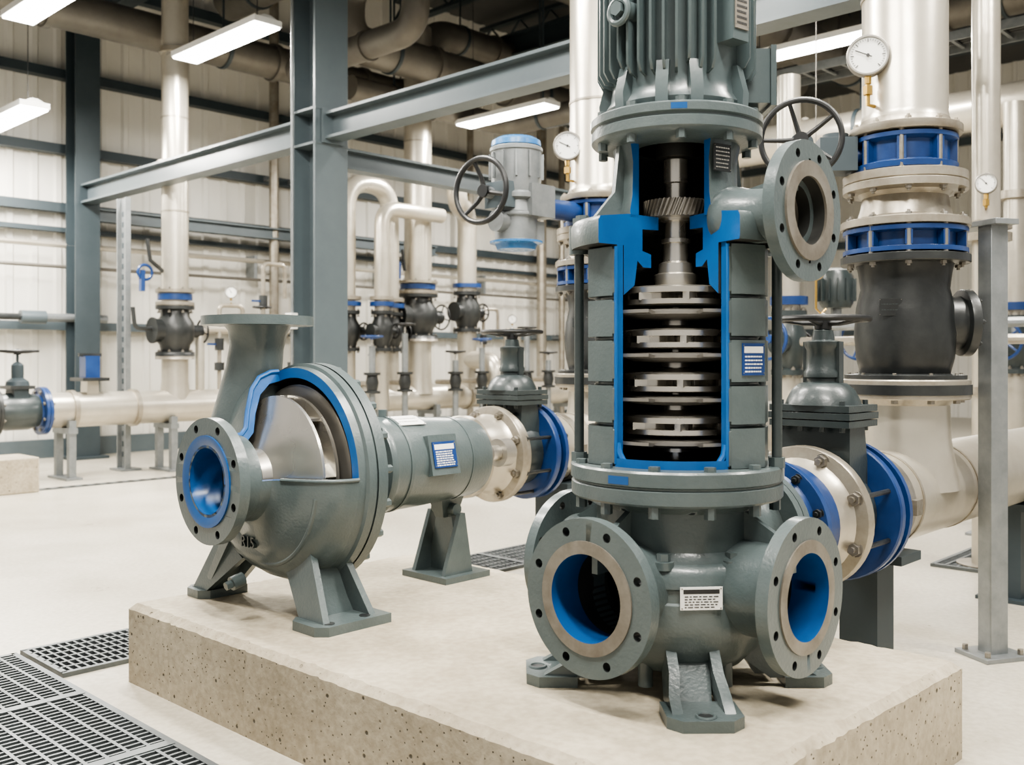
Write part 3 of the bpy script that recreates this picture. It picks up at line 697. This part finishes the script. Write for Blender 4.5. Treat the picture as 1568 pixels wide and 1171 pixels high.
b=Bd('steel_beam');isec(b,c2+Z*4.75-DA*.14,c2-DA*9+Z*4.75,.3,.18,M_beamD);b.fin()
b=Bd('steel_beam');isec(b,c2+DB*5.2+Z*5.3-DA*.14,c2+DB*5.2-DA*10+Z*5.3,.3,.18,M_beamD);b.fin()
b=Bd('perforated_cable_riser');q=V((-3.70,9.38,0))
b.box(q+Z*1.3,(.18,.02,2.6),M_galv,DA,DB)
for sg in (-1,1): b.box(q+DA*sg*.085+Z*1.3-DB*.02,(.015,.05,2.6),M_galv,DA,DB)
for i in range(24):
    for sg in (-1,1): b.box(q+Z*(.15+i*.10)+DA*sg*.035-DB*.0105,(.035,.002,.05),M_beamD,DA,DB)
b.box(q+Z*.01,(.25,.2,.02),M_galv,DA,DB)
b.fin()
b=Bd('strut_post');q=V((1.717,3.5,0));uz=V((.96,.28,0)).normalized();vz=Z.cross(uz)
b.box(q-vz*.03+Z*.77,(.072,.008,1.54),M_galv,uz,vz)
for sg in (-1,1): b.box(q+uz*sg*.032+Z*.77,(.008,.062,1.54),M_galv,uz,vz)
b.box(q+Z*.77+vz*.018,(.064,.006,1.54),M_galv,uz,vz)
b.box(q+Z*.008,(.19,.16,.016),M_galv,uz,vz)
for sx in (-1,1):
    for sy in (-1,1): b.cyl(q+uz*sx*.07+vz*sy*.055+Z*.015,q+uz*sx*.07+vz*sy*.055+Z*.035,.011,M_bolt,seg=6)
b.box(q+Z*1.545+vz*.08,(.10,.3,.02),M_galv,uz,vz)
b.fin(bevel=.0015)

# ------------------------------------------------------------ background piping
def small_valve(b,c,r,m,H,nb=8,seg=24):
    b.lathe(c,Z,[(r*1.0,0),(r*1.45,0),(r*1.45,H*.08),(r*1.05,H*.10),(r*1.15,H*.22),(r*1.4,H*.32),(r*1.45,H*.5),(r*1.4,H*.66),(r*1.1,H*.78),(r*1.05,H*.9),(r*1.45,H*.92),(r*1.45,H),(r,H)],m,seg)
    b.lathe(c+Z*H*.5,-DB,[(r*.9,r),(r*.9,r*1.7),(r*1.0,r*1.75),(r*1.0,r*1.9),(0,r*1.9)],m,16)
    b.cyl(c+Z*H*.5+DB*r,c+Z*H*.5+DB*r*2.2,r*.5,m,seg=12);b.wheel(c+Z*H*.5+DB*r*2.3,DB,r*.9,.01,M_wheel,4,.01,.02)
    for z in (-.02,H*.08,H*.85,H+.0): b.bolts(c+Z*z,Z,r*1.27,nb,.014,M_bolt)
hb=V((-3.97,8.7,.61))
b=Bd('pipe_header')
b.lathe(hb,DB,[(.13,-.19),(.155,-.16),(.155,9.5)],M_cream,28)
for t in (.05,.62,1.9,3.2,4.9): b.ring(hb,DB,.175,.15,t-.02,t+.02,M_creamF,28)
b.flange(hb-DB*.20,DB,.21,.13,.03,M_navy,8,.014)
b.lathe(hb,DB,[(.13,-.6),(.16,-.5),(.16,-.32),(.13,-.22)],M_green,28)
b.flange(hb-DB*.60,DB,.21,.13,.03,M_black,8,.014)
b.lathe(hb,DB,[(.155,-3.0),(.155,-.62)],M_cream,28)
q=hb-DB*.40
b.loft(q,(.14,.2),q+Z*.20,(.12,.2),DB,DA,M_beamD);b.box(q+Z*.21,(.2,.26,.03),M_black,DB,DA)
b.lathe(q,Z,[(.1,.21),(.09,.26),(.05,.29),(.05,.40),(.03,.42),(.012,.43),(.012,.54)],M_beamD,20);b.wheel(q+Z*.52,Z,.16,.012,M_wheel,5,.01,.03)
q=hb+DB*.22
b.loft(q,(.12,.14),q+Z*.26,(.1,.14),DB,DA,M_cream);b.box(q+Z*.27,(.24,.28,.03),M_black,DB,DA);b.box(q+Z*.38,(.13,.13,.2),M_navy,DB,DA);b.box(q+Z*.49,(.2,.03,.03),M_black,DB,DA)
for t in (0.,.95,2.6,4.3,5.4,6.8):
    q=hb+DB*t;qf=V((q.x,q.y,0))
    for sg in (-1,1): b.box(qf+DA*sg*.14+Z*.26,(.06,.06,.52),M_galv,DB,DA)
    b.box(qf+Z*.43,(.08,.36,.05),M_galv,DB,DA);b.box(qf+Z*.01,(.14,.42,.02),M_galv,DB,DA)
def riser(b,t,r,zv0,zv1,ztop):
    q=hb+DB*t;qf=V((q.x,q.y,0))
    b.lathe(qf,Z,[(r*1.15,.65),(r,.85),(r,zv0)],M_cream,24)
    small_valve(b,qf+Z*zv0,r,M_black,zv1-zv0)
    b.tube([qf+Z*zv1,qf+Z*ztop],r,M_cream,20)
    b.cyl(qf+Z*(zv1-.01),qf+Z*(zv1+.03),r*1.45,M_creamF,seg=24)
    b.cyl(qf+Z*(zv0-.03),qf+Z*(zv0+.0),r*1.45,M_creamF,seg=24)
    b.cyl(qf+Z*(zv1+.05),qf+Z*(zv1+.11),r*1.3,M_navy,seg=24)
    b.cyl(qf+Z*(zv1+.12),qf+Z*(zv1+.15),r*1.45,M_creamF,seg=24)
    b.bolts(qf+Z*(zv1+.15),Z,r*1.27,8,.013,M_bolt)
    for k in range(1,3): b.ring(qf,Z,r*1.03,r*.98,zv1+k*.9-.008,zv1+k*.9+.008,M_creamF,24)
    return qf
q=riser(b,1.04,.125,1.09,1.58,5.2)
b.ring(q,Z,.17,.12,2.9,2.96,M_creamF,24);b.ring(q,Z,.15,.12,4.0,4.05,M_creamF,24)
b.tube([q+Z*1.9-DB*.12,q+Z*2.0-DB*.25,q+Z*2.2-DB*.28],.02,M_black,8);b.torus(q+Z*1.88-DB*.30,DA,.07,.014,M_navy,20,6);b.box(q+Z*1.80-DB*.33,(.04,.05,.2),M_navy,DB,DA)
b.tube(fillet([q+Z*1.35,q+Z*1.35-DB*.4,q+Z*1.55-DB*.42],.06),.02,M_black,8)
q2=riser(b,4.12,.165,1.30,1.84,5.0)
b.tube([q2+Z*2.1-DB*.2,q2+Z*2.35-DB*.24],.02,M_black,8);b.box(q2+Z*2.1-DB*.32,(.08,.05,.2),M_navy,DB,DA)
q=hb+DB*3.05-DA*.03;q.z=0
b.tube(fillet([q+Z*.6,q+Z*3.05,q+DB*.62+Z*3.05,q+DB*.62+Z*.6],.3),.105,M_cream,20)
q3=q+DB*.30-DA*.25
b.tube(fillet([q3+Z*.5,q3+Z*2.75,q3+DB*.9+Z*2.75],.2),.085,M_cream,18)
for qq,r in ((q,.105),(q+DB*.62,.105),(q3,.085)):
    small_valve(b,qq+Z*1.15,r,M_black,.45,nb=6,seg=20);b.cyl(qq+Z*1.65,qq+Z*1.70,r*1.6,M_navy,seg=20);b.cyl(qq+Z*1.72,qq+Z*1.76,r*1.6,M_creamF,seg=20)
b.cyl(q3,q3+Z*.5,.07,M_galv,seg=16);b.cyl(q3,q3+Z*.02,.15,M_galv,seg=16)
q=hb+DB*4.9-DA*.03;q.z=0
b.tube(fillet([q+Z*.6,q+Z*2.9,q+Z*2.9-DB*.45-DA*.3,q+Z*3.3-DB*.45-DA*.3],.22),.12,M_cream,20)
small_valve(b,q+Z*1.4,.12,M_black,.5);b.cyl(q+Z*1.95,q+Z*2.0,.18,M_navy,seg=24)
b.tube(fillet([q+Z*1.05,q+Z*1.05-DA*.5,q-DA*.5+Z*.02],.2),.11,M_cream,18)
b.cyl(q-DA*.5,q-DA*.5+Z*.03,.17,M_creamF,seg=20)
for t,h in ((1.5,1.6),(2.0,2.05),(2.35,1.75),(3.5,1.5),(5.2,1.7),(5.6,1.45)):
    w=hb+DB*t-DA*.02;w.z=0
    b.tube(fillet([w+Z*.7,w+Z*h,w+Z*h+DB*.26,w+Z*(h-.35)+DB*.26],.06),.022,M_creamF,8)
    b.cyl(w+Z*(h-.45),w+Z*(h-.33),.045,M_black,seg=10);b.box(w+Z*(h-.39)-DB*.07,(.12,.02,.02),M_navy,DB,DA)
    b.cyl(w+Z*.95,w+Z*1.03,.05,M_brass if t in (2.0,5.2) else M_black,seg=10)
b.tube(fillet([hb+DB*1.3+Z*.15,hb+DB*1.3+Z*.75,hb+DB*2.75+Z*.75,hb+DB*2.75+Z*.1],.12),.045,M_cream,12)
b.lathe(hb+DB*2.0+Z*.75,DB,[(.045,-.12),(.085,-.12),(.085,-.09),(.06,-.08),(.075,0),(.06,.08),(.085,.09),(.085,.12),(.045,.12)],M_black,18)
b.tube([hb+DB*2.0+Z*.8,hb+DB*2.0+Z*1.0],.015,M_steel,8);b.wheel(hb+DB*2.0+Z*.99,Z,.09,.01,M_wheel,4,.01,.02)
b.fin()
for t,z_ in ((1.5,1.68),(3.5,1.58),(5.6,1.53)):
    w=hb+DB*t-DA*.02+DB*.13;w.z=z_;gauge([w-Z*.09,w-Z*.07,w-Z*.05],w+Z*.055,.06,rad(120))
for k in range(7):
    b=Bd('stem_valve')
    w=hb+DB*(2.3+k*.6)-DA*(.5+.18*(k%2));w.z=0
    b.cyl(w,w+Z*.02,.1,M_galv,seg=14)
    b.tube([w,w+Z*(1.05+.15*(k%3))],.035,M_galv,10);b.wheel(w+Z*(1.15+.15*(k%3)),Z,.11,.012,M_navy if k%3==1 else M_wheel,4,.01,.02);b.tube([w+Z*(1.0+.15*(k%3)),w+Z*(1.16+.15*(k%3))],.012,M_steel,6)
    b.lathe(w+Z*.7,Z,[(.035,0),(.09,.0),(.09,.025),(.055,.03),(.07,.11),(.055,.19),(.09,.195),(.09,.22),(.035,.22)],M_black,16);b.tube([w+Z*.8,w+Z*.8+DA*.32],.03,M_creamF,12)
    b.fin()
b=Bd('wall_conduit')
for t,r in ((2.2,.06),(2.55,.03),(5.6,.05),(7.2,.08),(7.7,.05),(9,.1)):
    q=wall_pt(t,0,.35)
    b.tube([q,q+Z*5.6],r,M_creamF,10)
    for z in (1.42,3.33): b.box(q+Z*z+DA*.12,(.06,.2,.05),M_galv,DB,DA)
b.fin()
b=Bd('wall_pipe_run');
b.tube([wall_pt(-5,2.28,.25),wall_pt(13,2.28,.25)],.03,M_cream,8);b.tube([wall_pt(-5,2.05,.25),wall_pt(13,2.05,.25)],.02,M_duct,8)
for k in range(9): b.box(wall_pt(-4+2*k,2.2,.16),(.04,.2,.3),M_galv,DB,DA)
b.fin()
b=Bd('concrete_curb');b.box(V((-4.25,7.62,.14)),(.42,.95,.28),M_conc,DA,DB);b.fin(bevel=.01)
def duct(pts,r,name='overhead_pipe',m=None):
    m=m or M_duct
    b=Bd(name);pp=fillet(pts,r*2.6,9);b.tube(pp,r,m,24)
    for a,c in zip(pts,pts[1:]):
        L=(c-a).length;d=(c-a).normalized();k=1
        while k*1.2<L-.3:
            b.ring(a+d*k*1.2,d,r*1.13,r*.95,-.03,.03,m,24);k+=1
        if abs(d.z)<.5:
            k=0
            while .6+k*2.4<L:
                q=a+d*(.6+k*2.4);b.cyl(q,V((q.x,q.y,HC)),.012,M_beamD,seg=6);b.ring(q,d,r*1.08,r*.98,-.02,.02,M_beamD,20);k+=1
    b.fin()
e=V((-3.30,9.98,4.3))
duct([e-DB*5,e+DB*3.2,e+DB*3.2+Z*.9,e+DB*9+Z*.9],.18)
e=V((-.62,11.3,4.35))
duct([e-DB*1.6-DA*2.5+Z*.6,e-DB*1.6+Z*.6,e-DB*1.6,e+DB*6],.2)
e=V((-1.0,8.9,5.05))
duct([e+DA*3,e-DA*6],.2)
e=V((-.9,10,5.45))
duct([e-DB*4,e+DB*8],.16)
e=V((-.2,12.0,3.95))
duct([e-DB*2.2,e+DB*.2,e+DB*.2-DA*3.2],.13)
e=V((-.8,8.8,4.05));duct([e+DA*2.0,e+DA*.1,e+DA*.1+Z*.5,e-DA*1.3+Z*.5],.13)
e=V((4.3,8.8,3.32));duct([e+DA*4.2,e-DA*4],.19,m=M_cream)
e=V((4.3,11.5,5.0));duct([e+DA*4,e-DA*4],.25)
e=V((3.0,10.5,4.5));duct([e-DB*4,e+DB*5],.22)
b=Bd('vertical_pipe');q=V((2.42,5.0,0));b.tube([q,q+Z*HC],.068,M_cream,20)
for z in (1.68,1.74): b.ring(q,Z,.12,.06,z-.02,z+.02,M_creamF,24)
for z in (.9,3.0): b.ring(q,Z,.085,.06,z-.02,z+.02,M_creamF,20)
b.cyl(q,q+Z*.02,.14,M_creamF,seg=20);b.fin()
gd=(-V((q.x,q.y,0))).normalized();gauge([q+Z*1.82+gd*.06,q+gd*.13+Z*1.82,q+gd*.13+Z*1.87],q+gd*.13+Z*1.935,.052,rad(130))
for (x,y) in ((2.75,7.4),(3.9,7.6),(1.95,6.9)):
    b=Bd('valve_stand');q=V((x,y,0))
    b.tube([q,q+Z*2.3],.08,M_cream,18);small_valve(b,q+Z*.95,.085,M_green,.45);b.cyl(q,q+Z*.02,.16,M_galv,seg=20)
    b.cyl(q+Z*1.44,q+Z*1.5,.13,M_navy,seg=24)
    b.cyl(q+Z*1.2,q+Z*1.2-DB*.25,.025,M_beamD,seg=12);b.wheel(q+Z*1.2-DB*.3,-DB,.14,.012,M_navy,5,.02,.03)
    b.cyl(q+Z*2.3,q+Z*2.36,.13,M_creamF,seg=24);b.tube([q+Z*2.36,q+Z*3.05],.08,M_cream,18)
    b.fin()
b=Bd('instrument_motor');q=V((2.35,7.1,0));b.tube([q,q+Z*1.45],.04,M_galv,10);b.cyl(q,q+Z*.02,.12,M_galv,seg=16);b.lathe(q,Z,[(.0,1.42),(.1,1.43),(.12,1.47),(.12,1.66),(.10,1.70),(.05,1.72),(0,1.72)],M_green,24)
for i in range(14):
    t=2*math.pi*i/14;d=V((math.cos(t),math.sin(t),0));b.box(q+d*.125+Z*1.56,(.03,.008,.16),M_green,d,Z.cross(d))
b.fin()
b=Bd('lifting_hook');q=V((1.80,5.8,0));b.cyl(q+Z*1.62,q+Z*HC,.003,M_steelD,seg=8);b.torus(q+Z*1.575,V((-.3,-.95,0)).normalized(),.04,.008,M_brass,24,8);b.tube([q+Z*1.535,q+Z*1.36,q+Z*1.33+X*.03,q+Z*1.36+X*.06],.007,M_brass,8);b.fin()
b=Bd('pipe_rack')
for z,off in ((1.28,0),(1.18,.1)):
    q=V((2.7,6.0,z))+DA*off;b.tube([q-DA*1.6,q+DA*.9],.03,M_galv if z>1.2 else M_creamF,10)
for t in (-1.5,-.2,.8):
    q=V((2.7,6.05,0))+DA*t;b.box(q+Z*.66,(.06,.06,1.32),M_galv,DA,DB);b.box(q+Z*.008,(.16,.16,.016),M_galv,DA,DB)
b.fin()
b=Bd('low_support_frame');q=V((3.0,4.3,0))
isec(b,q-DB*1.1+Z*.36,q+DB*1.5+Z*.36,.10,.10,M_beamD)
for t in (-1.0,.2,1.3): b.box(q+DB*t+Z*.16,(.07,.07,.32),M_beamD,DA,DB);b.box(q+DB*t+Z*.006,(.15,.15,.012),M_beamD,DA,DB)
b.fin()
b=Bd('cable_tray');q=V((2.9,9.6,3.85))
for sg in (-1,1): b.box(q+DB*sg*.2,(6.5,.02,.08),M_galv,DA,DB)
for i in range(32): b.box(q+DA*(-3.2+i*.2),(.03,.4,.02),M_galv,DA,DB)
for k in range(5): b.tube([q-DA*3.2+DB*(-.12+k*.06)+Z*.03,q+DA*3.2+DB*(-.12+k*.06)+Z*.03],.014,M_black,6)
for t in (-3,-1,1,3):b.cyl(q+DA*t,V((q.x,q.y,HC))+DA*t,.012,M_beamD,seg=6)
b.fin()
b=Bd('wall_heater_pipe');q=wall_pt(-.9,1.5,.32)
b.tube([q-DB*1.2,q+DB*.1],.035,M_black,10);b.cyl(q+DB*.1,q+DB*.35,.07,M_beam,seg=14);b.tube([q+DB*.35,q+DB*1],.045,M_galv,10);b.box(q+DA*.13-DB*.5,(.05,.26,.05),M_galv,DB,DA);b.fin()

# ------------------------------------------------------------ luminaires, some added out of view
def lamp(c,L=1.4,power=150):
    b=Bd('hanging_linear_light')
    b.loft(c+Z*.055,(L,.16),c+Z*.085,(L*.98,.06),DA,DB,M_white)
    b.box(c+Z*.03,(L,.26,.05),M_white,DA,DB)
    b.box(c-Z*.003,(L-.03,.235,.016),M_light,DA,DB)
    for sg in (-1,1): b.cyl(c+DA*sg*L*.38+Z*.08,V((c.x,c.y,HC))+DA*sg*L*.38,.004,M_black,seg=6)
    b.fin()
    li=bpy.data.lights.new('luminaire_glow','AREA');li.shape='RECTANGLE';li.size=L-.05;li.size_y=.22;li.energy=power;li.color=(1,.955,.875)
    o=bpy.data.objects.new('luminaire_glow',li);o.location=c-Z*.03
    o.rotation_euler=(0,0,math.atan2(DA.y,DA.x));bpy.context.scene.collection.objects.link(o)
for c in ((-2.5,8.5,3.8),(-3.5,7.45,3.8),(-4.75,9.2,3.3),(-.07,11.05,3.8),(2.65,8.6,3.8),(5.2,10.8,3.8),(1.5,13.0,3.8)): lamp(V(c),power=190)
for c in ((-1.2,4.6,3.8),(1.0,3.0,3.9),(-.9,1.5,3.9),(2.3,5.2,3.9),(.8,.6,3.9),(-3,4.3,3.9),(3,2.6,3.9)): lamp(V(c),1.4,155)  # unseen lamps added overhead to light the foreground pumps

# ------------------------------------------------------------ world + camera
w=bpy.data.worlds.new('hall_ambient_fill');bpy.context.scene.world=w;w.use_nodes=True  # even ambient fill added around the hall, no daylight source
bg=w.node_tree.nodes['Background'];bg.inputs[0].default_value=(1,.97,.92,1);bg.inputs[1].default_value=.62
try: bpy.context.scene.view_settings.look='AgX - Medium High Contrast'
except Exception: pass
cam=bpy.data.cameras.new('camera');co=bpy.data.objects.new('camera',cam);bpy.context.scene.collection.objects.link(co)
cam.sensor_width=36;cam.lens=36*1500/1568
cam.shift_y=-(585.5-550)/1568
cam.clip_start=.05
co.location=(0,0,1.06);co.rotation_euler=(rad(90),0,0)
cam.dof.use_dof=True;cam.dof.focus_distance=2.8;cam.dof.aperture_fstop=4.5
bpy.context.scene.camera=co
